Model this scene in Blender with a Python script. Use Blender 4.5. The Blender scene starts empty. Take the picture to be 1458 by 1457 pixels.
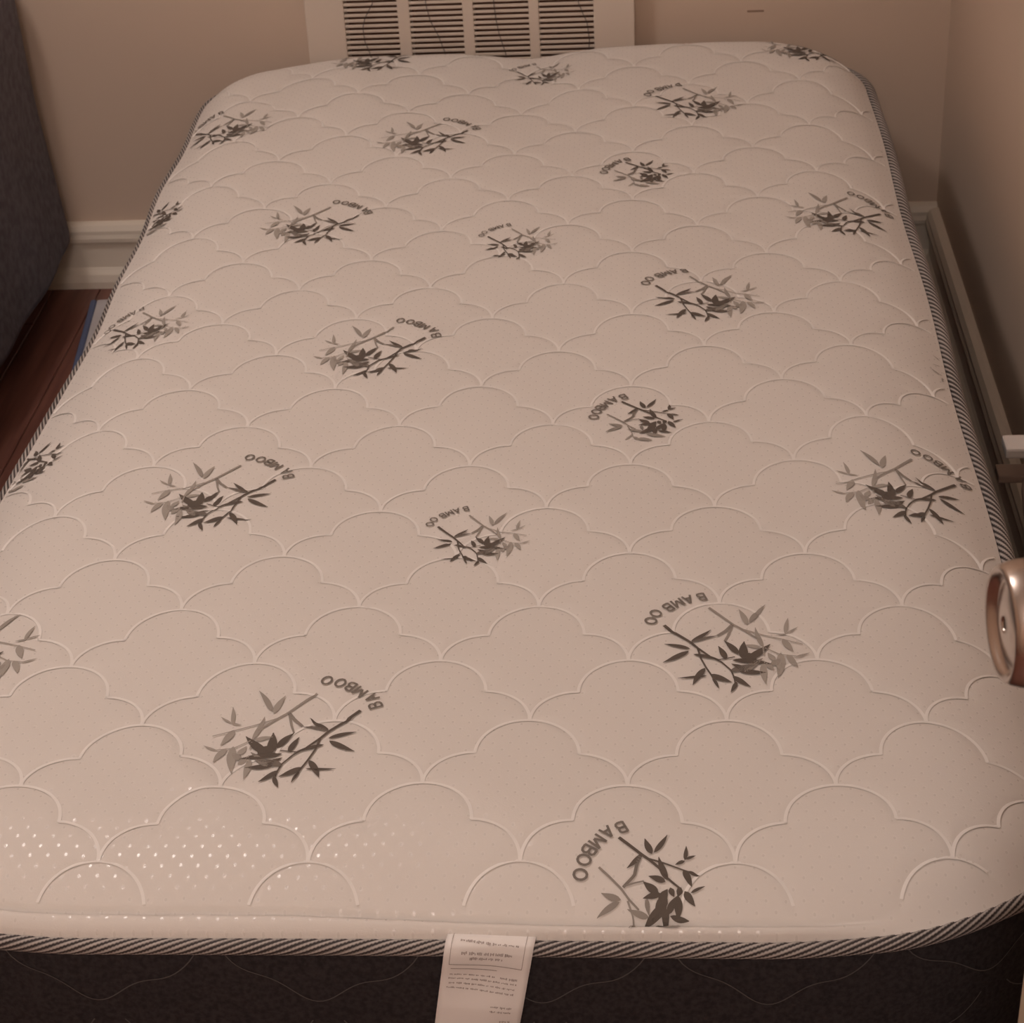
import bpy, bmesh, math, random, json
import numpy as np
from mathutils import Vector, Matrix, noise

S = bpy.context.scene
C = S.collection
random.seed(7)
rng = np.random.default_rng(7)
Z0 = 0.387                      # height of the mattress' top edge above the floor

# ------------------------------------------------------------------ camera, world, light, exposure
FPX = 2731.753
cam_d = bpy.data.cameras.new('camera')
cam_d.sensor_width = 36.0
cam_d.lens = 36.0 * FPX / 1458.0
cam_d.clip_start = 0.02
cam_d.dof.use_dof = True
cam_d.dof.focus_distance = 1.55
cam_d.dof.aperture_fstop = 28.0
cam = bpy.data.objects.new('camera', cam_d)
C.objects.link(cam)
CAM_R = Vector((0.9971389, 0.0564571, -0.0502662))
CAM_U = Vector((0.0120133, 0.5381643, 0.8427543))
CAM_F = Vector((-0.074631, 0.840947, -0.5359463))
CAM_P = Vector((0.175457, -1.006602, 1.025329 + Z0))
m = Matrix.Identity(4)
for i in range(3):
    m[i][0], m[i][1], m[i][2], m[i][3] = CAM_R[i], CAM_U[i], -CAM_F[i], CAM_P[i]
cam.matrix_world = m
S.camera = cam

S.view_settings.view_transform = 'Standard'
S.view_settings.look = 'None'
S.view_settings.gamma = 1.0
S.view_settings.use_curve_mapping = False
S.view_settings.exposure = 0.0

wd = bpy.data.worlds.new('world'); S.world = wd; wd.use_nodes = True
wd.node_tree.nodes['Background'].inputs[0].default_value = (1.0, 0.80, 0.68, 1)
wd.node_tree.nodes['Background'].inputs[1].default_value = 0.05

LIGHT_COL = (1.0, 0.885, 0.835)
for nm, pos, watts, rad in (('ceiling_lamp_light', (-0.85, 0.75, 2.27), 24.0, 0.11), ('hall_lamp_light', (0.12, -1.90, 2.10), 35.0, 0.18)):
    ld = bpy.data.lights.new(nm, 'POINT')
    ld.energy = watts; ld.color = LIGHT_COL; ld.shadow_soft_size = rad
    lo = bpy.data.objects.new(nm, ld); C.objects.link(lo); lo.location = pos

# ------------------------------------------------------------------ helpers
def mat(name, col, rough=0.6, metal=0.0, spec=0.3, attr=None):
    M = bpy.data.materials.new(name); M.use_nodes = True
    b = M.node_tree.nodes['Principled BSDF']
    b.inputs['Base Color'].default_value = (*col, 1)
    b.inputs['Roughness'].default_value = rough
    b.inputs['Metallic'].default_value = metal
    b.inputs['Specular IOR Level'].default_value = spec
    if attr:
        a = M.node_tree.nodes.new('ShaderNodeAttribute'); a.attribute_name = attr
        M.node_tree.links.new(a.outputs['Color'], b.inputs['Base Color'])
    return M

def nd(M, t, **kw):
    n = M.node_tree.nodes.new(t)
    for k, v in kw.items(): setattr(n, k, v)
    return n
def lk(M, a, b): M.node_tree.links.new(a, b)
def bsdf(M): return M.node_tree.nodes['Principled BSDF']

def add_bump(M, scale, strength, dist=0.001, detail=4.0, stretch=None):
    tc = nd(M, 'ShaderNodeTexCoord'); nz = nd(M, 'ShaderNodeTexNoise')
    nz.inputs['Scale'].default_value = scale; nz.inputs['Detail'].default_value = detail
    src = tc.outputs['Object']
    if stretch:
        mp = nd(M, 'ShaderNodeMapping'); mp.inputs['Scale'].default_value = stretch
        lk(M, src, mp.inputs['Vector']); src = mp.outputs['Vector']
    lk(M, src, nz.inputs['Vector'])
    bp = nd(M, 'ShaderNodeBump'); bp.inputs['Strength'].default_value = strength
    bp.inputs['Distance'].default_value = dist
    lk(M, nz.outputs['Fac'], bp.inputs['Height']); lk(M, bp.outputs['Normal'], bsdf(M).inputs['Normal'])
    return nz

def add_mottle(M, c1, c2, scale, detail=5.0, stretch=None, lo_=0.35, hi=0.65):
    tc = nd(M, 'ShaderNodeTexCoord'); nz = nd(M, 'ShaderNodeTexNoise'); rp = nd(M, 'ShaderNodeValToRGB')
    nz.inputs['Scale'].default_value = scale; nz.inputs['Detail'].default_value = detail
    src = tc.outputs['Object']
    if stretch:
        mp = nd(M, 'ShaderNodeMapping'); mp.inputs['Scale'].default_value = stretch
        lk(M, src, mp.inputs['Vector']); src = mp.outputs['Vector']
    lk(M, src, nz.inputs['Vector'])
    rp.color_ramp.elements[0].position = lo_; rp.color_ramp.elements[0].color = (*c1, 1)
    rp.color_ramp.elements[1].position = hi; rp.color_ramp.elements[1].color = (*c2, 1)
    lk(M, nz.outputs['Fac'], rp.inputs['Fac']); lk(M, rp.outputs['Color'], bsdf(M).inputs['Base Color'])

def link(o, parent=None):
    C.objects.link(o)
    if parent is not None: o.parent = parent
    return o

def mesh_obj(name, verts, faces, M, parent=None, smooth=False, cols=None):
    me = bpy.data.meshes.new(name)
    me.from_pydata([tuple(map(float, v)) for v in verts], [], [tuple(map(int, f)) for f in faces])
    me.update()
    if M: me.materials.append(M)
    if smooth: me.polygons.foreach_set('use_smooth', [True] * len(me.polygons))
    if cols is not None:
        a = me.color_attributes.new('Col', 'FLOAT_COLOR', 'POINT')
        c = np.ones((len(verts), 4), dtype=np.float32); c[:, :3] = np.asarray(cols)
        a.data.foreach_set('color', c.ravel())
    return link(bpy.data.objects.new(name, me), parent)

def bm_obj(name, bm, M, parent=None, smooth=False, bevel=0.0, seg=2):
    me = bpy.data.meshes.new(name)
    if bevel:
        bmesh.ops.bevel(bm, geom=bm.edges[:], offset=bevel, segments=seg, profile=0.6, affect='EDGES')
    bmesh.ops.recalc_face_normals(bm, faces=bm.faces)
    bm.to_mesh(me); bm.free(); me.materials.append(M)
    if smooth: me.polygons.foreach_set('use_smooth', [True] * len(me.polygons))
    return link(bpy.data.objects.new(name, me), parent)

def box_bm(x0, x1, y0, y1, z0, z1, bm=None):
    bm = bm or bmesh.new()
    r = bmesh.ops.create_cube(bm, size=1.0)
    for v in r['verts']:
        v.co = Vector(((x0 + x1) / 2 + v.co.x * (x1 - x0), (y0 + y1) / 2 + v.co.y * (y1 - y0), (z0 + z1) / 2 + v.co.z * (z1 - z0)))
    return bm

def box(name, x0, x1, y0, y1, z0, z1, M, parent=None, bevel=0.0, seg=2):
    return bm_obj(name, box_bm(x0, x1, y0, y1, z0, z1), M, parent, bevel=bevel, seg=seg)

def empty(name, loc, label, cat, group=None):
    o = bpy.data.objects.new(name, None); C.objects.link(o)
    o.location = loc; o.empty_display_size = 0.05
    return tag(o, label, cat, group)

def tag(o, label, cat, group=None):
    o['label'] = label; o['category'] = cat
    if group: o['group'] = group
    return o

def structure(o):
    o['kind'] = 'structure'; return o

def lathe(profile, n=48):
    """profile: list of (r, t); axis +X"""
    vs, fs = [], []
    for r, t in profile:
        for k in range(n):
            a = 2 * math.pi * k / n
            vs.append((t, r * math.cos(a), r * math.sin(a)))
    for i in range(len(profile) - 1):
        for k in range(n):
            k2 = (k + 1) % n
            fs.append((i * n + k, i * n + k2, (i + 1) * n + k2, (i + 1) * n + k))
    fs.append(tuple(range(n))[::-1]); fs.append(tuple(range((len(profile) - 1) * n, len(profile) * n)))
    return vs, fs

def tube_mesh(pts, r, n=8):
    pts = [Vector(p) for p in pts]; vs, fs = [], []
    for i, p in enumerate(pts):
        d = (pts[min(i + 1, len(pts) - 1)] - pts[max(i - 1, 0)]).normalized()
        a = d.cross(Vector((0.3, 0.9, 0.2))).normalized(); b = d.cross(a)
        for k in range(n):
            t = 2 * math.pi * k / n
            vs.append(p + r * (math.cos(t) * a + math.sin(t) * b))
    for i in range(len(pts) - 1):
        for k in range(n):
            k2 = (k + 1) % n
            fs.append((i * n + k, i * n + k2, (i + 1) * n + k2, (i + 1) * n + k))
    fs.append(tuple(range(n))[::-1]); fs.append(tuple(range((len(pts) - 1) * n, len(pts) * n)))
    return vs, fs

# ------------------------------------------------------------------ materials
M_wall = mat('beige_wall_paint', (0.635, 0.505, 0.405), 0.62, spec=0.25); add_bump(M_wall, 140, 0.12, 0.001)
M_trim = mat('cream_trim_paint', (0.82, 0.74, 0.63), 0.4, spec=0.4); add_bump(M_trim, 40, 0.05)
M_ceil = mat('ceiling_paint', (0.84, 0.81, 0.77), 0.8); add_bump(M_ceil, 90, 0.1)
M_plank = mat('red_brown_floorboard', (0.10, 0.035, 0.022), 0.38, spec=0.4)
add_mottle(M_plank, (0.15, 0.062, 0.047), (0.24, 0.105, 0.080), 6.0, 6.0, (9.0, 0.7, 1.0)); add_bump(M_plank, 30, 0.08, 0.0006, stretch=(8, 0.6, 1))
M_subfloor = mat('dark_subfloor', (0.03, 0.014, 0.010), 0.8)
M_grille = mat('white_enamel_grille', (0.66, 0.57, 0.49), 0.45, spec=0.35); add_bump(M_grille, 60, 0.04)
M_dark = mat('grille_cavity', (0.22, 0.125, 0.095), 0.9, spec=0.05)
M_wire = mat('dark_wire', (0.11, 0.085, 0.08), 0.6)
M_border = mat('charcoal_border_fabric', (0.030, 0.026, 0.028), 0.85, spec=0.15)
add_mottle(M_border, (0.024, 0.020, 0.022), (0.040, 0.035, 0.037), 260.0, 3.0); add_bump(M_border, 420, 0.35, 0.0008)
M_bstitch = mat('grey_border_stitching', (0.085, 0.075, 0.073), 0.7)
M_stitch = mat('white_quilt_thread', (0.85, 0.825, 0.795), 0.5, spec=0.4)
M_rope = mat('twisted_cord', (0.4, 0.4, 0.4), 0.6, spec=0.25, attr='Col')
M_print = mat('grey_green_print', (0.2, 0.2, 0.2), 0.75, spec=0.15, attr='Col')
M_tag = mat('white_label_cloth', (0.86, 0.83, 0.81), 0.6, spec=0.25); add_bump(M_tag, 300, 0.12, 0.0005)
M_ink = mat('grey_label_ink', (0.34, 0.29, 0.27), 0.7)
M_blanket = mat('dark_blue_grey_blanket', (0.060, 0.060, 0.072), 0.95, spec=0.1)
add_mottle(M_blanket, (0.135, 0.128, 0.150), (0.19, 0.180, 0.205), 70.0, 4.0); add_bump(M_blanket, 300, 0.3, 0.001)
M_wood = mat('dark_bed_wood', (0.05, 0.028, 0.018), 0.5); add_mottle(M_wood, (0.04, 0.02, 0.013), (0.07, 0.04, 0.025), 5, 5, (1, 8, 8))
M_door = mat('tan_door_paint', (0.52, 0.42, 0.31), 0.45, spec=0.35); add_bump(M_door, 50, 0.06)
M_metal = mat('satin_nickel', (0.56, 0.48, 0.43), 0.26, metal=1.0); add_bump(M_metal, 900, 0.02, 0.0002)
M_metal_dark = mat('dark_keyhole', (0.02, 0.015, 0.012), 0.6)
M_white_pl = mat('white_plastic', (0.72, 0.67, 0.63), 0.45, spec=0.4); add_bump(M_white_pl, 200, 0.03)
M_shade_pl = mat('shade_tan_plastic', (0.30, 0.22, 0.18), 0.45, spec=0.4); add_bump(M_shade_pl, 200, 0.03)  # shadow on the lower plug put into its base colour; cord shares it
M_card = mat('white_card', (0.60, 0.57, 0.58), 0.6); add_mottle(M_card, (0.56, 0.53, 0.54), (0.66, 0.63, 0.64), 14, 4)
M_blue = mat('blue_card_edge', (0.12, 0.15, 0.26), 0.6); add_bump(M_blue, 100, 0.05)

# mattress ticking: white knit with small shiny woven flecks in a staggered grid
M_top = mat('white_knit_ticking', (0.735, 0.70, 0.665), 0.72, spec=0.28)
def ticking():
    M = M_top; b = bsdf(M)
    tc = nd(M, 'ShaderNodeTexCoord'); mp = nd(M, 'ShaderNodeMapping')
    mp.inputs['Rotation'].default_value = (0, 0, math.radians(45)); mp.inputs['Scale'].default_value = (101, 82, 0.0)
    vo = nd(M, 'ShaderNodeTexVoronoi', feature='F1', voronoi_dimensions='2D'); vo.inputs['Scale'].default_value = 1.0
    vo.inputs['Randomness'].default_value = 0.12
    lk(M, tc.outputs['Object'], mp.inputs['Vector']); lk(M, mp.outputs['Vector'], vo.inputs['Vector'])
    r = nd(M, 'ShaderNodeMapRange'); r.inputs['From Min'].default_value = 0.10; r.inputs['From Max'].default_value = 0.22
    r.inputs['To Min'].default_value = 1.0; r.inputs['To Max'].default_value = 0.0
    lk(M, vo.outputs['Distance'], r.inputs['Value'])
    rr = nd(M, 'ShaderNodeMapRange'); rr.inputs['To Min'].default_value = 0.72; rr.inputs['To Max'].default_value = 0.27
    lk(M, r.outputs['Result'], rr.inputs['Value']); lk(M, rr.outputs['Result'], b.inputs['Roughness'])
    rs = nd(M, 'ShaderNodeMapRange'); rs.inputs['To Min'].default_value = 0.28; rs.inputs['To Max'].default_value = 1.0
    lk(M, r.outputs['Result'], rs.inputs['Value']); lk(M, rs.outputs['Result'], b.inputs['Specular IOR Level'])
    nz = nd(M, 'ShaderNodeTexNoise'); nz.inputs['Scale'].default_value = 700.0; nz.inputs['Detail'].default_value = 3.0
    lk(M, tc.outputs['Object'], nz.inputs['Vector'])
    b1 = nd(M, 'ShaderNodeBump'); b1.inputs['Strength'].default_value = 0.25; b1.inputs['Distance'].default_value = 0.0006
    lk(M, nz.outputs['Fac'], b1.inputs['Height'])
    b2 = nd(M, 'ShaderNodeBump'); b2.inputs['Strength'].default_value = 0.13; b2.inputs['Distance'].default_value = 0.0006; b2.invert = True
    lk(M, r.outputs['Result'], b2.inputs['Height']); lk(M, b1.outputs['Normal'], b2.inputs['Normal'])
    lk(M, b2.outputs['Normal'], b.inputs['Normal'])
ticking()

# ------------------------------------------------------------------ the room
XL, XR, YB, YF, ZC = -2.35, 0.643, 1.965, -2.40, 2.44
T = 0.10
fl = structure(box('floor', XL - T, XR + T, YF - T, YB + T, -0.06, -0.012, M_subfloor))
pw, plen = 0.083, 1.22
pm = {}
ix = 0
x = XL
while x < XR - 1e-4:
    w = min(pw, XR - x)
    y = YF - (ix * 0.47) % plen
    while y < YB:
        y0, y1 = max(y, YF), min(y + plen, YB)
        if y1 - y0 > 0.02:
            key = (round(w, 4), round(y1 - y0, 4))
            if key not in pm:
                bm = box_bm(0.0006, w - 0.0006, 0.0006, y1 - y0 - 0.0006, -0.012, 0.0)
                top = [e for e in bm.edges if all(v.co.z > -0.001 for v in e.verts)]
                bmesh.ops.bevel(bm, geom=top, offset=0.0012, segments=1, affect='EDGES')
                me = bpy.data.meshes.new('plank'); bm.to_mesh(me); bm.free(); me.materials.append(M_plank); pm[key] = me
            o = bpy.data.objects.new('plank', pm[key]); o.location = (x, y0, 0); link(o, fl)
        y += plen
    x += pw; ix += 1

structure(box('ceiling', XL - T, XR + T, YF - T, YB + T, ZC, ZC + T, M_ceil))
wb = structure(box('wall_back', XL - T, XR + T, YB, YB + T, 0, ZC, M_wall))
M_scuff = mat('scuff_brown', (0.30, 0.21, 0.155), 0.7); add_bump(M_scuff, 200, 0.1)
sc_ = bm_obj('scuff_mark', box_bm(-0.013, 0.013, -0.0004, 0.0, -0.0016, 0.0016), M_scuff, wb); sc_.location = (0.341, YB, Z0 + 0.056)
structure(box('wall_right', XR, XR + T, YF - T, YB, 0, ZC, M_wall))
structure(box('wall_left', XL - T, XL, YF - T, YB, 0, ZC, M_wall))
structure(box('wall_front', XL, XR, YF - T, YF, 0, ZC, M_wall))

# moulded baseboards: profile (depth out of the wall, height)
BBP = [(0, 0), (0.026, 0), (0.026, 0.012), (0.022, 0.024), (0.014, 0.030), (0.011, 0.034), (0.011, 0.076), (0.013, 0.080), (0.019, 0.083),
       (0.020, 0.090), (0.018, 0.097), (0.018, 0.103), (0.013, 0.112), (0.006, 0.115), (0, 0.115)]
def baseboard(name, a, b, nrm):
    a, b, nrm = Vector(a), Vector(b), Vector(nrm)
    vs = [p + nrm * d + Vector((0, 0, h)) for p in (a, b) for d, h in BBP]
    n = len(BBP)
    fs = [(i, i + 1, n + i + 1, n + i) for i in range(n - 1)] + [tuple(range(n))[::-1], tuple(range(n, 2 * n))]
    o = mesh_obj(name, vs, fs, M_trim)
    bm = bmesh.new(); bm.from_mesh(o.data); bmesh.ops.recalc_face_normals(bm, faces=bm.faces); bm.to_mesh(o.data); bm.free()
    return structure(o)
baseboard('baseboard_back', (XL, YB, 0), (XR, YB, 0), (0, -1, 0))
baseboard('baseboard_right', (XR, YB - 0.026, 0), (XR, YF, 0), (-1, 0, 0))
baseboard('baseboard_left', (XL, YB - 0.026, 0), (XL, YF, 0), (1, 0, 0))

# ------------------------------------------------------------------ mattress surface
W, L, RC = 0.99, 1.905, 0.16
HX, HY = W / 2, L / 2
PX, PY = 0.1605, 0.0815
AX, AY = -0.170, 0.304

def edge_dist(x, y):
    ax = np.abs(x) - (HX - RC); ay = np.abs(y - HY) - (HY - RC)
    return RC - (np.hypot(np.maximum(ax, 0), np.maximum(ay, 0)) + np.minimum(np.maximum(ax, ay), 0))

def cloud_line(n=26):
    """one quilted cloud from cusp to cusp, apex at the origin"""
    P = []
    for t in np.linspace(0, math.pi / 2, n):
        P.append((-0.0415 - 0.0385 * math.sin(math.pi / 2 - t) , -0.043 - 0.0385 * (1 - math.cos(math.pi / 2 - t))))
    for t in np.linspace(-math.pi / 2, math.pi / 2, 2 * n):
        P.append((0.0415 * math.sin(t), -0.043 * (1 - math.cos(t)) ))
    for t in np.linspace(0, math.pi / 2, n):
        P.append((0.0415 + 0.0385 * math.sin(t), -0.043 - 0.0385 * (1 - math.cos(t))))
    return np.array(P)
CL = cloud_line()

def seam_dist(x, y):
    """distance to the nearest quilting seam"""
    x = np.asarray(x, float).ravel(); y = np.asarray(y, float).ravel()
    best = np.full(x.shape, 9.0)
    r = np.ceil((y - AY) / PY).astype(int)
    for dr in (0, 1):
        rr = r + dr
        xx = x - AX - np.where(rr % 2 == 0, 0, PX / 2)
        xx = xx - PX * np.round(xx / PX); yy = y - AY - rr * PY
        for s in range(0, len(x), 20000):
            sl = slice(s, s + 20000)
            d2 = (xx[sl, None] - CL[None, :, 0]) ** 2 + (yy[sl, None] - CL[None, :, 1]) ** 2
            best[sl] = np.minimum(best[sl], np.sqrt(d2.min(1)))
    return best

def sm(a, b, x):
    t = np.clip((x - a) / (b - a), 0, 1); return t * t * (3 - 2 * t)

def top_z(x, y, quilt=True):
    x = np.asarray(x, float); y = np.asarray(y, float)
    d = np.maximum(edge_dist(x, y), 0)
    z = 0.004 + 0.034 * (1 - np.maximum(0, 1 - d / (0.125 - 0.065 * sm(1.5, 1.88, y))) ** 2.1)
    # soft unevenness of the padding
    z = z + sm(0.02, 0.12, d) * (0.0022 * np.sin(x * 9.1 + 1.0) * np.sin(y * 6.3 + 0.4) + 0.0016 * np.sin(x * 17 + y * 11))
    # crease and rolled lip above the cord at the foot
    k = sm(0.36, 0.26, x) * sm(0.06, 0.03, y)
    rc = 0.0185 - 0.0075 * sm(-0.15, 0.15, x)
    z = z + k * (0.0065 * np.sqrt(np.clip(np.sin(np.pi * np.clip(d / (rc - 0.0015), 0, 1)), 0, 1)) - 0.0042 * np.exp(-((d - rc) / 0.0028) ** 2))
    # broad wrinkle running to the front left
    z = z + 0.004 * np.exp(-(((x + 0.20) * 0.8 + (y - 0.16) * 0.6) / 0.022) ** 2) * np.exp(-((x + 0.22) ** 2 + (y - 0.15) ** 2) / 0.006)
    if quilt:
        s = seam_dist(x, y).reshape(x.shape)
        z = z + sm(0.004, 0.03, d) * (0.0011 * (1 - np.exp(-(s / 0.011) ** 1.3)) - 0.0009 * np.exp(-(s / 0.0026) ** 2))
    return z

def warp(x, y, z):
    """the slight sag and wander of the whole mattress"""
    x = np.asarray(x, float); y = np.asarray(y, float); z = np.asarray(z, float)
    lw = sm(0.1, -0.45, x)
    xo = x + lw * (0.013 * np.exp(-((y - 1.0) / 0.32) ** 2) - 0.004 + 0.0025 * np.sin(y * 21.0) * sm(0.7, 1.2, y))
    xo = xo + sm(0.1, 0.45, x) * 0.0018 * np.sin(y * 13 + 0.5)
    fy = sm(1.45, 1.9, y) * sm(-0.18, -0.01, z)
    zo = z + fy * (-0.012 * np.exp(-((x + 0.01) / 0.065) ** 2) + 0.007 * np.exp(-((x - 0.25) / 0.18) ** 2) - 0.010 * np.exp(-((x + 0.38) / 0.07) ** 2))
    yo = y + (0.008 + 0.014 * sm(0.25, 0.42, np.abs(x))) * sm(0.20, 0.0, y)
    return np.stack([xo, yo, zo + Z0], -1)

mattress = empty('mattress', (0, 0.95, 0.137), 'white quilted twin mattress with grey bamboo prints and charcoal sides', 'mattress')
MO = np.array([0, 0.95, 0.137])

def axis(n0, n1, length, fine=0.026):
    a = np.linspace(0, fine, n0, endpoint=False)
    b = np.linspace(fine, length - fine, n1, endpoint=False)
    c = np.linspace(length - fine, length, n0 + 1)
    return np.concatenate([a, b, c])
gx = axis(15, 270, W) - HX
gy = axis(15, 540, L)
X, Y = np.meshgrid(gx, gy)
# pull the corner points onto the rounded outline
ax = np.abs(X) - (HX - RC); ay = np.abs(Y - HY) - (HY - RC)
inc = (ax > 0) & (ay > 0)
h = np.hypot(np.maximum(ax, 1e-9), np.maximum(ay, 1e-9))
mx = np.maximum(ax, ay)
f = np.where(inc, mx / h, 1.0)       # square-to-disc in the corner patches
X = np.where(inc, np.sign(X) * (HX - RC + ax * f), X)
Y = np.where(inc, HY + np.sign(Y - HY) * (HY - RC + ay * f), Y)
V = warp(X, Y, top_z(X, Y)).reshape(-1, 3) - MO
ny, nx = X.shape
idx = np.arange(ny * nx).reshape(ny, nx)
F = np.stack([idx[:-1, :-1], idx[:-1, 1:], idx[1:, 1:], idx[1:, :-1]], -1).reshape(-1, 4)
top_panel = mesh_obj('top_panel', V, F, M_top, mattress, smooth=True)
top_panel['label'] = 'white knit quilted top panel'

# rounded-rectangle outline by arc length
def outline(inset=0.0, step=0.002):
    hx, hy, r = HX - inset, HY - inset, RC - inset
    segs = []
    def line(a, b):
        n = max(2, int(math.dist(a, b) / step)); segs.extend([(a[0] + (b[0] - a[0]) * i / n, a[1] + (b[1] - a[1]) * i / n) for i in range(n)])
    def arc(cx, cy, a0):
        n = max(4, int(r * math.pi / 2 / step)); segs.extend([(cx + r * math.cos(a0 + math.pi / 2 * i / n), cy + r * math.sin(a0 + math.pi / 2 * i / n)) for i in range(n)])
    line((-hx + r, HY - hy), (hx - r, HY - hy)); arc(hx - r, HY - hy + r, -math.pi / 2)
    line((hx, HY - hy + r), (hx, HY + hy - r)); arc(hx - r, HY + hy - r, 0)
    line((hx - r, HY + hy), (-hx + r, HY + hy)); arc(-hx + r, HY + hy - r, math.pi / 2)
    line((-hx, HY + hy - r), (-hx, HY - hy + r)); arc(-hx + r, HY - hy + r, math.pi)
    return np.array(segs)

# border panel: charcoal side band, slightly bellied
OL = outline(0.0, 0.01)
def side_pt(q, z, out):
    c = np.array([np.clip(q[:, 0], -HX + RC, HX - RC), np.clip(q[:, 1], RC, L - RC)]).T
    n = q - c; n = n / np.linalg.norm(n, axis=1, keepdims=True)
    p_ = q + n * out
    return warp(p_[:, 0], p_[:, 1], np.full(len(q), z)), n
rings = []
zl = [0.003, -0.004, -0.02, -0.05, -0.09, -0.13, -0.17, -0.21, -0.235, -0.248]
bl = [-0.006, -0.001, 0.002, 0.005, 0.007, 0.007, 0.005, 0.002, -0.003, -0.015]
for z_, b_ in zip(zl, bl): rings.append(side_pt(OL, z_, b_)[0] - MO)
n = len(OL); V = np.concatenate(rings); F = []
for i in range(len(zl) - 1):
    for k in range(n):
        k2 = (k + 1) % n; F.append((i * n + k, (i + 1) * n + k, (i + 1) * n + k2, i * n + k2))
F.append(tuple((len(zl) - 1) * n + k for k in range(n))[::-1])
border = mesh_obj('border_panel', V, F, M_border, mattress, smooth=True)
border['label'] = 'charcoal knit side border'

# thin wavy quilting on the border
def ribbon(P, N, w):
    """flat strip along polyline P with surface normals N"""
    P = np.asarray(P, float); N = np.asarray(N, float)
    Tn = np.gradient(P, axis=0); B = np.cross(Tn, N); B /= np.linalg.norm(B, axis=1, keepdims=True) + 1e-12
    v = np.concatenate([P - B * w / 2, P + B * w / 2]); k = len(P)
    return v, [(i, i + 1, k + i + 1, k + i) for i in range(k - 1)]
def perim(s):
    """point on the outline and outward normal at arc length s, s=0 at the foot's middle, to the right positive"""
    q = outline(0.0, 0.004); seg = np.linalg.norm(np.roll(q, -1, 0) - q, axis=1); cum = np.concatenate([[0], np.cumsum(seg)])
    s = (np.asarray(s) + (HX - RC)) % cum[-1]
    qx = np.interp(s, cum, np.append(q[:, 0], q[0, 0])); qy = np.interp(s, cum, np.append(q[:, 1], q[0, 1]))
    return np.stack([qx, qy], -1), cum[-1]
PER = perim(np.array([0.0]))[1]
bulge_z = np.array(zl[::-1]); bulge_b = np.array(bl[::-1])
BV, BF = [], []; off = 0
def border_line(ss, zz, w=0.0013):
    global off
    q, _ = perim(ss)
    P, Nn = [], []
    for i in range(len(ss)):
        b = float(np.interp(zz[i], bulge_z, bulge_b)) + 0.0012
        p_, n_ = side_pt(q[i:i + 1], zz[i], b); P.append(p_[0] - MO); Nn.append((n_[0, 0], n_[0, 1], 0))
    v, f_ = ribbon(P, Nn, w); BV.append(v); BF.extend([tuple(a + off for a in t) for t in f_]); off += len(v)
# cloud festoons: hanging scallops drawn as dips and shoulders
per = PER / 33
for k in range(33):
    for row in range(3):
        s0 = (k + 0.5 * (row % 2)) * per + 0.02
        t = np.linspace(0, 1, 36)
        zz = -0.010 - 0.062 * row - 0.036 * np.sin(np.pi * t) ** 0.8 - 0.007 * np.cos(np.pi * t * 4 + 0.6) * np.sin(np.pi * t)
        if zz.min() < -0.235: continue
        border_line(s0 + t * per * 0.86, zz, 0.0010)
bs = mesh_obj('border_stitching', np.concatenate(BV), BF, M_bstitch, mattress); bs['kind'] = 'stuff'

# twisted cord along the top edge
RS = 0.0014
q = outline(0.0, RS); n = len(q); NA = 36; NL = 9
c_ = np.array([np.clip(q[:, 0], -HX + RC, HX - RC), np.clip(q[:, 1], RC, L - RC)]).T
nn = q - c_; nn /= np.linalg.norm(nn, axis=1, keepdims=True)
s = np.arange(n) * RS
turns = -round(n * RS / 0.100)
VV, CC = [], []
rt = sm(0.42, 0.49, q[:, 0])          # the cord rolls outward along the right side
zr = -0.0012 + 0.0008 * np.sin(s * 7.0) - 0.003 * rt
for k in range(NA):
    a = 2 * math.pi * k / NA
    ph = NL * (a + 2 * math.pi * turns * np.arange(n) / n)
    lobe = np.cos(ph)
    rad = 0.0051 + 0.0026 * rt + 0.0010 * np.abs(np.cos(ph / 2)) ** 0.7
    o = 0.0015 + 0.0055 * rt + rad * math.cos(a); zz = zr + rad * 1.12 * math.sin(a)
    VV.append(warp(q[:, 0] + nn[:, 0] * o, q[:, 1] + nn[:, 1] * o, zz) - MO)
    t = sm(-0.10, 0.45, lobe)[:, None]
    CC.append(np.array([0.045, 0.038, 0.038]) * (1 - t) + np.array([0.47, 0.435, 0.415]) * t)
VV = np.stack(VV, 1).reshape(-1, 3); CC = np.stack(CC, 1).reshape(-1, 3)
i_ = np.arange(n)[:, None]; k_ = np.arange(NA)[None, :]
A_ = i_ * NA + k_; B_ = i_ * NA + (k_ + 1) % NA; D_ = ((i_ + 1) % n) * NA + k_; E_ = ((i_ + 1) % n) * NA + (k_ + 1) % NA
F = np.stack([A_, D_, E_, B_], -1).reshape(-1, 4)
cord = mesh_obj('rope_piping', VV, F, M_rope, mattress, smooth=True, cols=CC)
cord['label'] = 'twisted grey and white cord piping'

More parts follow.
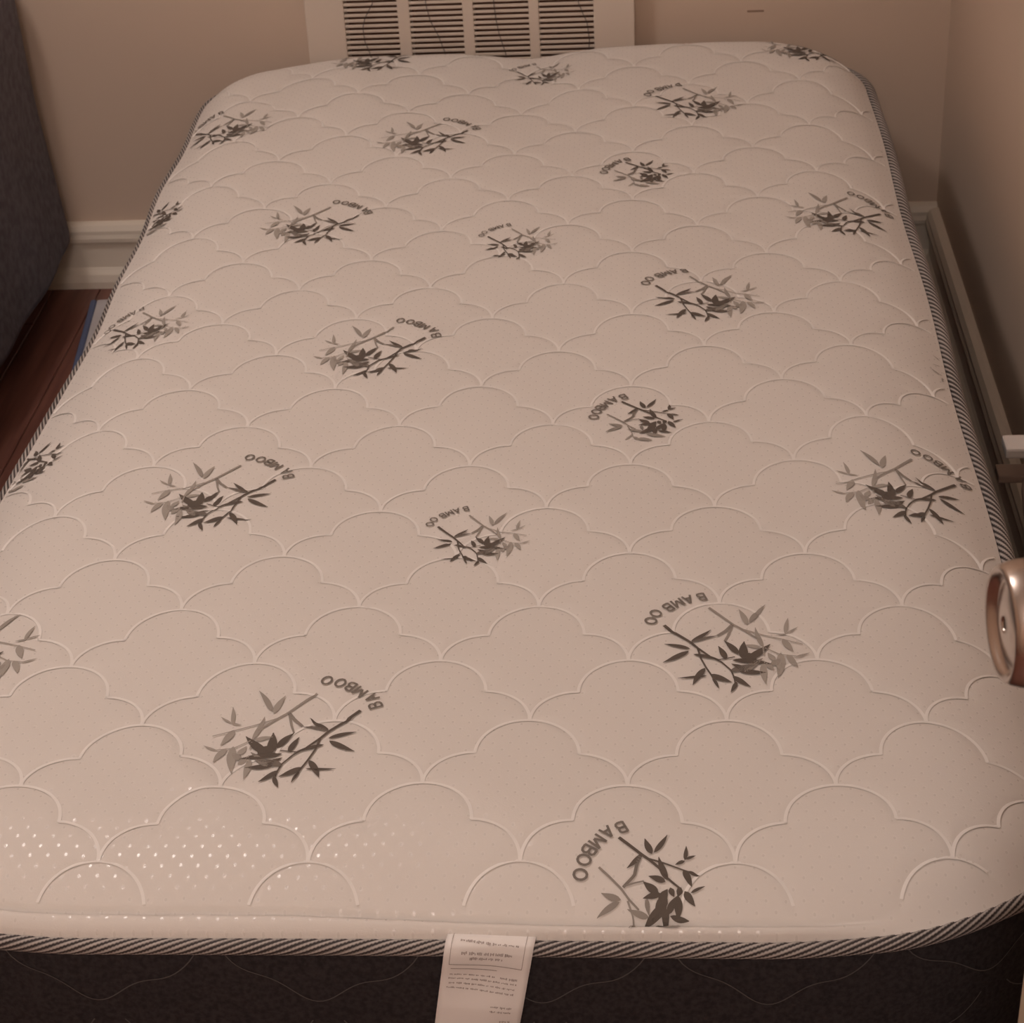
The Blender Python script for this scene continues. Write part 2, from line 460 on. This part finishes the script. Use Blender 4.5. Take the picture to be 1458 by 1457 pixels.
# quilting thread in the seams
QV, QF = [], []; qo = 0
for r in range(-4, 22):
    for cidx in range(-5, 6):
        ox = AX + cidx * PX + (0 if r % 2 == 0 else PX / 2); oy = AY + r * PY
        P = CL + [ox, oy]
        d = edge_dist(P[:, 0], P[:, 1]); ok = (d > 0.005) & ((P[:, 1] > 0.05) | (d > 0.0225))
        run = []
        for i in range(len(P) + 1):
            if i < len(P) and ok[i]: run.append(i); continue
            if len(run) > 3:
                pp = P[run]; z = top_z(pp[:, 0], pp[:, 1]) + 0.0011
                w3 = warp(pp[:, 0], pp[:, 1], z) - MO
                v, f_ = ribbon(w3, np.tile([0, 0, 1.0], (len(w3), 1)), 0.0027)
                QV.append(v); QF.extend([tuple(a + qo for a in t) for t in f_]); qo += len(v)
            run = []
qs = mesh_obj('quilt_stitching', np.concatenate(QV), QF, M_stitch, top_panel); qs['kind'] = 'stuff'

# ------------------------------------------------------------------ bamboo prints
MOTIF = json.loads('''{"A":{"s":[[[[666,485],[550,348],[434,220],[379,140],[282,26]],33.3,20.0,0.85],[[[382,146],[358,-1],[317,-128],[274,-236],[242,-333]],18.3,15.0,0.85],[[[282,26],[187,-52],[110,-164],[85,-271],[82,-342]],18.3,13.3,0.85],[[[270,741],[140,575],[68,485],[-28,397],[-153,267]],26.7,18.3,0.5],[[[-18,412],[-166,346],[-349,277],[-520,216]],15.0,10.0,0.42],[[[68,485],[131,392],[209,316]],33.3,23.3,0.6],[[[75,479],[118,316],[148,240]],23.3,16.7,0.55],[[[-153,267],[-178,167],[-180,37]],15.0,13.3,0.42],[[[-461,35],[-320,53],[-192,145]],11.7,10.0,0.42],[[[69,18],[157,-10],[206,-19]],11.7,11.7,0.85]],"l":[[[-78,518],[-228,789],50.0,0.5],[[-55,485],[7,717],56.7,0.42],[[-383,367],[-417,589],36.7,0.42],[[-388,376],[-495,463],20.0,0.42],[[-391,376],[-300,347],23.3,0.42],[[-356,285],[-433,94],66.7,0.42],[[-375,53],[-453,-117],63.3,0.42],[[-448,29],[-571,95],23.3,0.42],[[-322,75],[-281,-256],76.7,0.42],[[-169,-72],[-170,-341],60.0,0.42],[[-180,158],[-124,445],46.7,0.45],[[-162,145],[-16,185],50.0,0.42],[[-268,-26],[-214,75],56.7,0.42],[[-235,-90],[-317,1],66.7,0.5],[[-249,-145],[-173,-36],50.0,0.45],[[-33,-18],[-240,199],76.7,0.85],[[-9,-18],[-20,236],80.0,0.85],[[39,55],[150,244],63.3,0.85],[[88,-28],[-251,-81],66.7,0.85],[[-103,-27],[0,74],100.0,0.85],[[-66,-36],[88,-28],60.0,0.85],[[146,-15],[204,169],56.7,0.85],[[419,57],[189,-28],43.3,0.85],[[-15,-163],[102,-79],56.7,0.85],[[115,-185],[-104,-91],73.3,0.75],[[41,-178],[-184,-190],63.3,0.85],[[-4,-190],[-167,1],66.7,0.6],[[96,-244],[-45,-382],56.7,0.85],[[70,-321],[124,-456],40.0,0.85],[[281,-218],[109,-324],66.7,0.85],[[269,-268],[221,-406],30.0,0.85],[[327,-134],[435,-353],56.7,0.85],[[315,-236],[560,-251],30.0,0.85],[[448,136],[666,210],46.7,0.85],[[460,105],[681,-39],56.7,0.85],[[434,243],[261,403],43.3,0.85],[[435,231],[205,319],36.7,0.75]],"t":[[780,551],[737,659],[627,748],[541,814],[449,865],[330,904]]},"C":{"s":[[[[-318,503],[-239,432],[-151,352],[-93,306],[-15,234],[37,158]],27.4,19.2,0.85],[[[37,158],[90,112],[142,72]],17.8,15.1,0.85],[[[-92,311],[5,281],[151,225],[209,207]],15.1,11.0,0.85],[[[-153,347],[-183,264],[-202,171],[-285,79]],27.4,21.9,0.7],[[[-466,237],[-387,160],[-300,69],[-242,-12],[-170,-84]],19.2,15.1,0.55],[[[-252,-22],[-212,-132],[-203,-201],[-191,-251]],15.1,11.0,0.5],[[[-280,87],[-193,115],[-132,129]],15.1,11.0,0.6],[[[-205,-196],[-273,-301]],16.4,12.3,0.45]],"l":[[[194,215],[281,183],27.4,0.85],[[160,225],[221,95],52.1,0.85],[[172,305],[185,432],32.9,0.85],[[177,309],[254,344],24.7,0.85],[[174,299],[101,264],30.1,0.85],[[-70,356],[-123,496],52.1,0.85],[[-54,368],[46,538],41.1,0.85],[[41,140],[-21,329],52.1,0.85],[[27,124],[-96,167],52.1,0.85],[[-143,355],[-257,231],41.1,0.85],[[168,64],[242,-56],54.8,0.85],[[212,44],[318,93],24.7,0.85],[[142,87],[118,16],46.6,0.85],[[115,26],[114,-154],63.0,0.85],[[62,81],[89,13],46.6,0.85],[[-26,38],[-136,124],63.0,0.85],[[-4,30],[-139,-3],49.3,0.85],[[-10,-30],[42,68],65.8,0.85],[[39,0],[-50,-91],79.5,0.85],[[33,-40],[-130,-177],74.0,0.85],[[28,-70],[31,-208],54.8,0.85],[[46,-110],[107,16],52.1,0.85],[[60,-120],[197,-149],38.4,0.85],[[-302,-14],[-446,35],52.1,0.55],[[-312,-30],[-477,-136],46.6,0.55],[[-97,-131],[-254,-80],46.6,0.55],[[-111,-1],[-94,-123],35.6,0.6],[[-149,-280],[-1,-308],60.3,0.5],[[-61,-181],[132,-231],60.3,0.55],[[-196,-241],[-130,-302],41.1,0.5]],"t":[[-300,603],[-405,553],[-478,465],[-540,381],[-577,298],[-603,179]]}}''')
INK_D, INK_L = np.array([0.125, 0.105, 0.090]), np.array([0.46, 0.425, 0.385])
def ink(g): return INK_D * ((g - 0.3) / 0.55) + INK_L * (1 - (g - 0.3) / 0.55)

class Flat:
    """flat print in mattress coordinates, laid over the ticking"""
    def __init__(s): s.v, s.f, s.c = [], [], []
    def strip(s, pts, widths, g):
        pts = np.asarray(pts, float)
        # resample finely
        seg = np.linalg.norm(np.diff(pts, axis=0), axis=1); cum = np.concatenate([[0], np.cumsum(seg)])
        n = max(4, int(cum[-1] / 0.0022) + 2); t = np.linspace(0, cum[-1], n)
        P = np.stack([np.interp(t, cum, pts[:, 0]), np.interp(t, cum, pts[:, 1])], -1)
        w = np.asarray(widths(t / cum[-1]) if callable(widths) else np.interp(t / cum[-1], np.linspace(0, 1, len(widths)), widths))
        T_ = np.gradient(P, axis=0); T_ /= np.linalg.norm(T_, axis=1, keepdims=True) + 1e-12
        N_ = np.stack([-T_[:, 1], T_[:, 0]], -1) * w[:, None] / 2
        b = len(s.v); col = ink(g)
        for i in range(n):
            for o in (-1, 0, 1): s.v.append(P[i] + o * N_[i]); s.c.append(col)
        for i in range(n - 1):
            for o in (0, 1): s.f.append((b + 3 * i + o, b + 3 * (i + 1) + o, b + 3 * (i + 1) + o + 1, b + 3 * i + o + 1))
    def stem(s, pts, w0, w1, g): s.strip(pts, [w0, w1], g)
    def leaf(s, a, b_, w, g, bend=0.05):
        a = np.array(a, float); b_ = np.array(b_, float); d = b_ - a
        mid = (a + b_) / 2 + np.array([-d[1], d[0]]) * bend
        t = np.linspace(0, 1, 9)[:, None]; P = (1 - t) ** 2 * a + 2 * t * (1 - t) * mid + t ** 2 * b_
        s.strip(P, lambda u: w * np.maximum(0.08, (np.sin(np.pi * np.clip(u, 0, 1) ** 0.72)) ** 0.9), g)
    def build(s, name, parent, lift):
        v = np.array(s.v); ok = edge_dist(v[:, 0], v[:, 1]) > 0.004
        z = top_z(v[:, 0], v[:, 1]) + lift
        P = warp(v[:, 0], v[:, 1], z) - MO
        F_ = [t for t in s.f if all(ok[i] for i in t)]
        if not F_: return None
        used = sorted({i for t in F_ for i in t}); mp = {a: k for k, a in enumerate(used)}
        return mesh_obj(name, P[used], [[mp[i] for i in t] for t in F_], M_print, parent, cols=np.array(s.c)[used])

def arc_pts(cx, cy, rx, ry, a0, a1, n=12):
    return [(cx + rx * math.cos(math.radians(a0 + (a1 - a0) * i / n)), cy + ry * math.sin(math.radians(a0 + (a1 - a0) * i / n))) for i in range(n + 1)]
GLYPH = {   # strokes in a unit box, height 1, width 0.8
    'B': [[(-.3, -.5), (-.3, .5)], [(-.3, .46), (.05, .46)] + arc_pts(.05, .24, .22, .22, 90, -90, 8) + [(-.3, .02)],
          [(-.3, .02), (.08, .02)] + arc_pts(.08, -.22, .25, .24, 90, -90, 8) + [(-.3, -.46)]],
    'A': [[(-.38, -.5), (0, .5)], [(0, .5), (.38, -.5)], [(-.22, -.14), (.22, -.14)]],
    'M': [[(-.4, -.5), (-.4, .5)], [(-.4, .5), (0, -.3)], [(0, -.3), (.4, .5)], [(.4, .5), (.4, -.5)]],
    'O': [arc_pts(0, 0, .40, .45, 0, 360, 20)],
}
LH = 0.0112
def bamboo(cx, cy, kind, rot=0.0, sc=1.0):
    mt = MOTIF['C' if kind == 'C' else 'A']; fx = -1.0 if kind == 'B' else 1.0
    ca, sa = math.cos(rot), math.sin(rot)
    def tr(p):
        px, py = p[0] * 1e-4 * sc * fx, p[1] * 1e-4 * sc
        return (cx + ca * px - sa * py, cy + sa * px + ca * py)
    fl_ = Flat()
    for pts, w0, w1, g in mt['s']: fl_.stem([tr(p) for p in pts], w0 * 1e-4 * sc, w1 * 1e-4 * sc, g)
    for i, (a, b_, w, g) in enumerate(mt['l']): fl_.leaf(tr(a), tr(b_), w * 1e-4 * sc, g, 0.06 * fx * (1 if i % 2 else -1))
    fl_.build('bamboo_print', top_panel, 0.0012)
    # lettering along the arc, read from the far right to the left
    pos = [np.array(tr(p)) for p in mt['t']]
    if fx < 0: pos = pos[::-1]
    lt = Flat()
    for i, ch in enumerate('BAMBOO'):
        d = pos[min(i + 1, 5)] - pos[max(i - 1, 0)]; d /= np.linalg.norm(d)
        up = np.array([-d[1], d[0]])
        for st in GLYPH[ch]:
            lt.strip([pos[i] + d * px * LH * sc * 0.92 + up * py * LH * sc for px, py in st], [0.0020 * sc, 0.0020 * sc], 0.72)
    lt.build('lettering', top_panel, 0.00125)

for c_xy in [(-.1356, .1838), (-.267, .5540), (-.1486, .856), (-.2695, 1.2085), (-.1462, 1.4867), (.3998, .5598), (.3979, 1.2079), (-.256, 1.825), (.400, 1.806), (.533, .850), (.5415, 1.484)]:
    bamboo(*c_xy, 'A')
for c_xy in [(.2484, .302), (.245, .9735), (.2491, 1.5932), (-.4183, 1.571), (-.419, .303)]:
    bamboo(*c_xy, 'B')
for c_xy in [(.017, .4827), (.0198, 1.1367), (.0228, 1.7583)]:
    bamboo(*c_xy, 'B', sc=0.72)
bamboo(-.4138, .9405, 'B', sc=0.82)
for c_xy in [(.1765, .0290), (.173, .706), (.173, 1.3536), (-.4698, .664), (-.474, 1.302)]:
    bamboo(*c_xy, 'C')

# ------------------------------------------------------------------ sewn-in care label hanging over the foot
def care_tag():
    # path over the cord and down the border: (outward distance, z) along the hang
    path = [(-0.006, 0.0092), (0.001, 0.0100), (0.0070, 0.0078), (0.0098, 0.001), (0.0104, -0.007), (0.0100, -0.020), (0.0118, -0.034), (0.0150, -0.050), (0.0150, -0.070), (0.0135, -0.095), (0.0140, -0.120)]
    pa = np.array(path); seg = np.linalg.norm(np.diff(pa, axis=0), axis=1); cum = np.concatenate([[0], np.cumsum(seg)])
    TL, TW = cum[-1], 0.0655
    def pt(u, v, lift=0.0):   # u across 0..1, v along in metres
        o = np.interp(v, cum, pa[:, 0]); z = np.interp(v, cum, pa[:, 1])
        o2 = np.interp(v + 0.002, cum, pa[:, 0]); z2 = np.interp(v + 0.002, cum, pa[:, 1])
        dn = np.array([-(z2 - z), (o2 - o)]); dn = dn / (np.linalg.norm(dn) + 1e-9)   # outward normal in (o, z)
        wob = 0.0012 * math.sin(u * 5 + v * 60) * min(1, v / 0.02)
        x = 0.0200 + u * TW - 0.16 * v - 0.02 * u * v
        return np.array([x, 0.008 - (o + dn[0] * (lift + wob)), z + dn[1] * (lift + wob) + Z0 - 0.0015 * u]) - MO
    nu, nv = 14, 60
    V = []
    for side in (0.0, -0.0006):
        for j in range(nv + 1):
            for i in range(nu + 1): V.append(pt(i / nu, TL * j / nv, side))
    F = []; K = (nu + 1) * (nv + 1)
    for j in range(nv):
        for i in range(nu):
            a = j * (nu + 1) + i; F.append((a, a + nu + 1, a + nu + 2, a + 1)); F.append((K + a, K + a + 1, K + a + nu + 2, K + a + nu + 1))
    for i in range(nu): F.append((i, i + 1, K + i + 1, K + i)); a = nv * (nu + 1) + i; F.append((a, K + a, K + a + 1, a + 1))
    for j in range(nv): a = j * (nu + 1); F.append((a, K + a, K + a + nu + 1, a + nu + 1)); a += nu; F.append((a, a + nu + 1, K + a + nu + 1, K + a))
    t = mesh_obj('care_label', V, F, M_tag, mattress, smooth=True)
    t['label'] = 'white cloth care label with small print'
    PV, PF = [], []
    def bar(u0, u1, v, hgt, slant=0.0):
        n = max(2, int((u1 - u0) * 24)); b = len(PV)
        for i in range(n + 1):
            u = u0 + (u1 - u0) * i / n; vv = v + slant * (u - 0.5)
            PV.append(pt(u, vv - hgt / 2, 0.0006)); PV.append(pt(u, vv + hgt / 2, 0.0006))
        for i in range(n): PF.append((b + 2 * i, b + 2 * i + 1, b + 2 * i + 3, b + 2 * i + 2))
    R_ = random.Random(3)
    def words(u0, u1, v, hgt, slant=0.006):
        u = u0
        while u < u1:
            wl = R_.uniform(0.03, 0.10); e = min(u + wl, u1); uu = u
            while uu < e - 0.004:                     # illegible strokes the size of the small print
                g = R_.uniform(0.007, 0.014); ve = min(uu + g, e)
                bar(uu, ve, v + R_.uniform(-0.12, 0.12) * hgt, hgt * R_.uniform(0.35, 0.95), slant); uu = ve + 0.006
            u = e + 0.018
    # ruled box
    bar(0.075, 0.905, 0.0315, 0.0006, 0.006)
    for u in (0.075, 0.905):
        for k in range(12): bar(u - 0.003, u + 0.003, 0.004 + 0.0024 * k + (0.006 * (u - 0.5)), 0.0024)
    words(0.17, 0.84, 0.0120, 0.0022); words(0.20, 0.78, 0.0205, 0.0030); words(0.30, 0.67, 0.0250, 0.0030)
    bar(0.10, 0.63, 0.0360, 0.0006, 0.006)
    words(0.68, 0.88, 0.0425, 0.0022)
    words(0.10, 0.62, 0.0425, 0.0016); words(0.09, 0.88, 0.0465, 0.0018); words(0.10, 0.88, 0.0510, 0.0018); words(0.08, 0.86, 0.0555, 0.0018)
    words(0.62, 0.87, 0.0680, 0.0020); words(0.62, 0.87, 0.0720, 0.0022); words(0.75, 0.87, 0.0820, 0.0022); words(0.46, 0.86, 0.0900, 0.0018)
    pr = mesh_obj('print', PV, PF, M_ink, t); pr['kind'] = 'stuff'
care_tag()

# low dark base that carries the mattress
base = empty('bed_base', (0, 0.95, 0), 'low dark fabric base under the mattress', 'bed base')
def rr_prism(name, z0, z1, inset, M, parent, off3):
    q_ = outline(inset, 0.02); k = len(q_); vs = [(a, b, z0) for a, b in q_] + [(a, b, z1) for a, b in q_]
    vs = [tuple(np.array(v) - off3) for v in vs]
    fs = [(i, (i + 1) % k, k + (i + 1) % k, k + i) for i in range(k)] + [tuple(range(k))[::-1], tuple(range(k, 2 * k))]
    return mesh_obj(name, vs, fs, M, parent)
rr_prism('cover', 0.035, 0.1365, 0.02, M_border, base, np.array([0, 0.95, 0]))
for sx in (-1, 1):
    for sy in (-1, 1):
        box('foot', sx * 0.38 - 0.03, sx * 0.38 + 0.03, sy * 0.80 - 0.03, sy * 0.80 + 0.03, 0, 0.035, M_wood, base, bevel=0.004)

# ------------------------------------------------------------------ wall grille behind the head of the mattress
GX0, GX1, GZ0, GZ1 = -0.364, 0.152, Z0 - 0.262, Z0 + 0.40
GY = YB - 0.040
gr = empty('wall_grille', ((GX0 + GX1) / 2, YB, GZ0), 'white louvred wall grille with four columns of slats behind mattress', 'vent')
GO = Vector(gr.location)
cols_x = [(-0.302, -0.218), (-0.199, -0.116), (-0.099, -0.0125), (0.0035, 0.0885)]
LZ0, LZ1, PITCH = GZ0 + 0.052, GZ1 - 0.052, 0.00862
def gbox(bm, x0, x1, y0, y1, z0, z1): box_bm(x0 - GO.x, x1 - GO.x, y0 - GO.y, y1 - GO.y, z0 - GO.z, z1 - GO.z, bm)
bm = bmesh.new()
gbox(bm, GX0, GX1, GY, YB, GZ0, LZ0); gbox(bm, GX0, GX1, GY, YB, LZ1, GZ1)
gbox(bm, GX0, cols_x[0][0], GY, YB, LZ0, LZ1); gbox(bm, cols_x[3][1], GX1, GY, YB, LZ0, LZ1)
bm_obj('frame', bm, M_grille, gr, bevel=0.0022)
for a, b in ((0, 1), (1, 2), (2, 3)):
    bm = bmesh.new(); gbox(bm, cols_x[a][1], cols_x[b][0], GY + 0.0012, YB - 0.004, LZ0, LZ1); bm_obj('mullion', bm, M_grille, gr, bevel=0.001, seg=1)
bm = bmesh.new(); gbox(bm, cols_x[0][0], cols_x[3][1], YB - 0.004, YB - 0.0005, LZ0, LZ1); bm_obj('back_plate', bm, M_dark, gr)
lz = LZ0 + 0.003
lm = []
for a, b in cols_x:
    w = b - a
    # slat section: (y in from the face, z)
    prof = [(0.0, 0.0016), (0.0006, 0.0022), (0.0026, 0.0024), (0.0040, 0.0020), (0.0040, -0.0012), (0.0016, -0.0022), (0.0004, -0.0018)]
    k = len(prof)
    vs = [(xx, y_, z_) for xx in (0, w) for y_, z_ in prof]
    fs = [(i, (i + 1) % k, k + (i + 1) % k, k + i) for i in range(k)] + [tuple(range(k))[::-1], tuple(range(k, 2 * k))]
    me = bpy.data.meshes.new('louver'); me.from_pydata(vs, [], fs); me.materials.append(M_grille)
    bmm = bmesh.new(); bmm.from_mesh(me); bmesh.ops.recalc_face_normals(bmm, faces=bmm.faces); bmm.to_mesh(me); bmm.free()
    lm.append(me)
phase = ((Z0 + 0.0205) - LZ0) % PITCH
z = LZ0 + phase
while z < LZ1 - 0.003:
    for (a, b), me in zip(cols_x, lm):
        o = bpy.data.objects.new('louver', me); o.location = (a - GO.x, GY + 0.0015 - GO.y, z - GO.z); link(o, gr)
    z += PITCH

def wire(pts, label):
    vs, fs = tube_mesh(pts, 0.00065, 6)
    o = mesh_obj('wire', vs, fs, M_wire, smooth=True)
    return tag(o, label, 'wire', 'wires on the wall grille')
def wpts(px, top=LZ1 - 0.004):
    return [(x_, GY - 0.0006, Z0 + z_) for x_, z_ in px]
wire(wpts([(-0.255, 0.34), (-0.250, 0.22), (-0.252, 0.14), (-0.256, 0.100), (-0.270, 0.076), (-0.274, 0.062), (-0.273, 0.040), (-0.265, 0.016), (-0.260, -0.03), (-0.262, -0.12)]), 'thin dark wire over the first louvre column from the left')
wire(wpts([(-0.185, 0.34), (-0.176, 0.22), (-0.172, 0.13), (-0.172, 0.095), (-0.167, 0.070), (-0.156, 0.046), (-0.148, 0.020), (-0.140, -0.02), (-0.138, -0.12)]), 'thin dark wire over the second louvre column from the left')
wire(wpts([(-0.076, 0.34), (-0.070, 0.22), (-0.066, 0.13), (-0.066, 0.095), (-0.064, 0.070), (-0.060, 0.045), (-0.052, 0.016), (-0.044, -0.03), (-0.046, -0.12)]), 'thin dark wire over the third louvre column from the left')
wire(wpts([(0.050, 0.34), (0.058, 0.22), (0.062, 0.13), (0.066, 0.090), (0.072, 0.074), (0.078, 0.060), (0.081, 0.030), (0.076, -0.03), (0.078, -0.12)]), 'thin dark wire over the rightmost louvre column')

# ------------------------------------------------------------------ second bed draped in a dark blanket, at the left
bed = empty('draped_bed', (-1.33, 1.02, 0), 'bed under a dark blue-grey blanket hanging nearly to the floor', 'bed')
BO = np.array([-1.33, 1.02, 0])
bx0, bx1, by0, by1, bh = -1.76, -0.818, 0.10, 1.935, 0.62
def drape():
    n = 420
    hx, hy, r = (bx1 - bx0) / 2, (by1 - by0) / 2, 0.07
    cx, cy = (bx0 + bx1) / 2, (by0 + by1) / 2
    ring = []
    per_ = 2 * (2 * hx + 2 * hy)
    for k in range(n):
        t = k / n * 4
        side, u = int(t), t - int(t)
        cnr = [(-1, -1), (1, -1), (1, 1), (-1, 1)]
        a, b = cnr[side], cnr[(side + 1) % 4]
        px, py = a[0] + (b[0] - a[0]) * u, a[1] + (b[1] - a[1]) * u
        ring.append((px * hx, py * hy))
    ring = np.array(ring)
    core = np.stack([np.clip(ring[:, 0], -hx + r, hx - r), np.clip(ring[:, 1], -hy + r, hy - r)], -1)
    dv = ring - core; ln = np.linalg.norm(dv, axis=1, keepdims=True); dv = dv / np.maximum(ln, 1e-9)
    sarc = np.arange(n)
    V = []
    levels = [(0.0, 1.00, -0.30), (0.0, 1.0, -0.15), (0.004, 1.0, -0.085)]
    rows = []
    # top edge curve then hanging skirt
    prof = [(-0.10, bh), (-0.05, bh - 0.002), (-0.02, bh - 0.010), (0.0, bh - 0.030), (0.010, bh - 0.06), (0.013, bh - 0.10), (0.014, bh - 0.18), (0.016, bh - 0.27), (0.022, bh - 0.36), (0.028, bh - 0.44), (0.032, 0.122), (0.030, 0.112), (0.022, 0.115)]
    for o, z_ in prof:
        fold = max(0.0, (bh - z_ - 0.05)) * 0.030
        wv = fold * (np.sin(sarc * 0.42) * 0.6 + np.sin(sarc * 0.23 + 1.3) * 0.5) * (0.6 + 0.4 * np.sin(sarc * 0.05))
        near_wall = np.where(dv[:, 1] > 0.8, 0.0, 1.0)
        oo = (o * near_wall + wv * near_wall)
        p_ = core + dv * (r + np.minimum(oo, np.where(near_wall > 0, 1.0, 0.0))[:, None])
        rows.append(np.c_[p_[:, 0] + cx, p_[:, 1] + cy, np.full(n, z_)])
    V = np.concatenate(rows) - BO
    F = []
    for i in range(len(prof) - 1):
        for k in range(n): k2 = (k + 1) % n; F.append((i * n + k, (i + 1) * n + k, (i + 1) * n + k2, i * n + k2))
    F.append(tuple(range(n)))
    o = mesh_obj('blanket', V, F, M_blanket, bed, smooth=True)
    o.data.polygons[len(F) - 1].use_smooth = False
    return o
drape()
def bbox_(name, x0, x1, y0, y1, z0, z1, M, bev): 
    return bm_obj(name, box_bm(x0 - BO[0], x1 - BO[0], y0 - BO[1], y1 - BO[1], z0, z1), M, bed, bevel=bev)
bbox_('bed_frame', bx0 + 0.05, bx1 - 0.03, by0 + 0.05, by1 - 0.02, 0.16, 0.30, M_wood, 0.006)
bbox_('bed_mattress', bx0 + 0.04, bx1 - 0.02, by0 + 0.04, by1 - 0.02, 0.30, bh - 0.012, M_top, 0.03)
for px in (bx0 + 0.09, bx1 - 0.09):
    for py in (by0 + 0.09, by1 - 0.07):
        bbox_('leg', px - 0.03, px + 0.03, py - 0.03, py + 0.03, 0, 0.16, M_wood, 0.004)

# ------------------------------------------------------------------ flat white folder with a blue edge on the floor
fo = empty('flat_folder', (-0.773, 1.875, 0), 'flat white folder with a blue edge lying on the floor beside mattress', 'folder')
FO = (0, 0, 0)
fo.rotation_euler = (0, 0, 0.12)
def fbox(name, x0, x1, y0, y1, z0, z1, M, bev):
    return bm_obj(name, box_bm(x0 - FO[0], x1 - FO[0], y0 - FO[1], y1 - FO[1], z0 - FO[2], z1 - FO[2]), M, fo, bevel=bev, seg=1)
fbox('cover', 0.0105, 0.235, -0.315, 0.0, 0.0, 0.010, M_card, 0.0015)
fbox('spine', 0.0, 0.010, -0.315, 0.0, 0.0, 0.011, M_blue, 0.002)

# ------------------------------------------------------------------ socket low on the right wall with two plugs
SY, SZ = 0.845, Z0 - 0.092
so = empty('wall_socket', (XR, SY, SZ), 'white double socket plate low on the right wall', 'socket')
def lbox(par, name, x0, x1, y0, y1, z0, z1, M, bev):
    l = par.location
    return bm_obj(name, box_bm(x0 - l.x, x1 - l.x, y0 - l.y, y1 - l.y, z0 - l.z, z1 - l.z), M, par, bevel=bev)
lbox(so, 'plate', XR - 0.006, XR, SY - 0.036, SY + 0.036, SZ - 0.058, SZ + 0.058, M_white_pl, 0.002)
for dz in (-0.02, 0.02): lbox(so, 'outlet', XR - 0.0085, XR - 0.006, SY - 0.016, SY + 0.016, SZ + dz - 0.014, SZ + dz + 0.014, M_white_pl, 0.001)
ad = empty('power_adapter', (XR - 0.0085, SY, SZ + 0.022), 'white block power adapter plugged in above the smaller plug', 'adapter')
lbox(ad, 'body', XR - 0.084, XR - 0.014, SY - 0.018, SY + 0.014, SZ + 0.009, SZ + 0.022, M_white_pl, 0.003)
lbox(ad, 'collar', XR - 0.014, XR - 0.0085, SY - 0.012, SY + 0.010, SZ + 0.010, SZ + 0.021, M_white_pl, 0.001)
pl = empty('plug', (XR - 0.0085, SY, SZ - 0.02), 'small plug, coloured tan for shade, in the lower outlet beside the mattress', 'plug')
lbox(pl, 'body', XR - 0.088, XR - 0.014, SY - 0.012, SY + 0.014, SZ - 0.026, SZ - 0.016, M_shade_pl, 0.002)
lbox(pl, 'collar', XR - 0.014, XR - 0.0085, SY - 0.008, SY + 0.010, SZ - 0.025, SZ - 0.017, M_shade_pl, 0.001)
vs, fs = tube_mesh([(0, 0, 0), (-0.004, -0.02, -0.004), (-0.002, -0.04, -0.03), (0.004, -0.06, -0.09), (0.006, -0.08, -0.18), (0.006, -0.12, -0.262)], 0.003, 8)
co = mesh_obj('cord', [Vector(v) + Vector((-0.050, -0.010, -0.002)) for v in vs], fs, M_shade_pl, pl, smooth=True)

# ------------------------------------------------------------------ open door with its knob at the right
DA = math.radians(5.5)
dn_ = Vector((-math.cos(DA), -math.sin(DA), 0)); dt_ = Vector((-math.sin(DA), math.cos(DA), 0))
KF = Vector((0.327, -0.307, 0.517 + Z0))          # centre of the knob's face
DP = KF - dn_ * 0.056                              # where the knob's axis meets the door
door = bpy.data.objects.new('door_1', None); C.objects.link(door); structure(door)
door['label'] = 'tan painted door standing open at the right edge'
door.location = (DP.x, DP.y, 0); door.rotation_euler = (0, 0, DA)
# door space: +y towards the latch edge, -x the face with the knob
LE = 0.070; DW = 0.76; DT = 0.035
lbm = box_bm(0, DT, LE - DW, LE, 0.012, 2.03); bm_obj('slab', lbm, M_door, door, bevel=0.002)
for z0_, z1_ in ((0.20, 0.80), (1.02, 1.86)):
    for y0_, y1_ in ((LE - DW + 0.11, LE - DW / 2 - 0.05), (LE - DW / 2 + 0.05, LE - 0.125)):
        bm_obj('panel', box_bm(-0.005, 0.0, y0_, y1_, z0_, z1_), M_door, door, bevel=0.0022)
KZ = KF.z
bm_obj('latch_plate', box_bm(0.006, DT - 0.006, LE, LE + 0.0016, KZ - 0.03, KZ + 0.03), M_metal, door, bevel=0.0005, seg=1)
# hinges on the far-back edge
for hz in (0.2, 1.0, 1.8):
    vs, fs = lathe([(0.006, -0.045), (0.006, 0.045)], 16)
    bmh = mesh_obj('hinge', [(-v[1] - 0.004, v[2] + LE - DW, v[0] + hz) for v in vs], fs, M_metal, door, smooth=True)
prof_k = [(0.0005, 0.0), (0.032, 0.0), (0.0325, 0.003), (0.030, 0.007), (0.016, 0.010), (0.0125, 0.014), (0.0125, 0.020), (0.018, 0.0245), (0.0255, 0.029),
          (0.0287, 0.035), (0.0292, 0.042), (0.0285, 0.049), (0.0268, 0.0545), (0.0252, 0.0562), (0.0238, 0.0558), (0.0222, 0.0540), (0.0205, 0.0520), (0.0185, 0.0516), (0.0165, 0.0526), (0.010, 0.0540), (0.0042, 0.0546), (0.0034, 0.0542), (0.0033, 0.0500), (0.0005, 0.0500)]
vs, fs = lathe(prof_k, 64)
kn = mesh_obj('knob', [(-v[0], v[1], v[2] + KZ) for v in vs], fs, M_metal, door, smooth=True)
kn['label'] = 'satin nickel door knob'
vs, fs = lathe([(0.0005, 0.0), (0.0031, 0.0), (0.0032, 0.0034), (0.0005, 0.0034)], 20)
mesh_obj('keyhole', [(-(v[0] + 0.0502), v[1], v[2] + KZ) for v in vs], fs, M_metal_dark, kn)
# wall stub the door hangs on
structure(box('wall_entry', 0.475, XR, -1.13, -1.03, 0, ZC, M_wall))
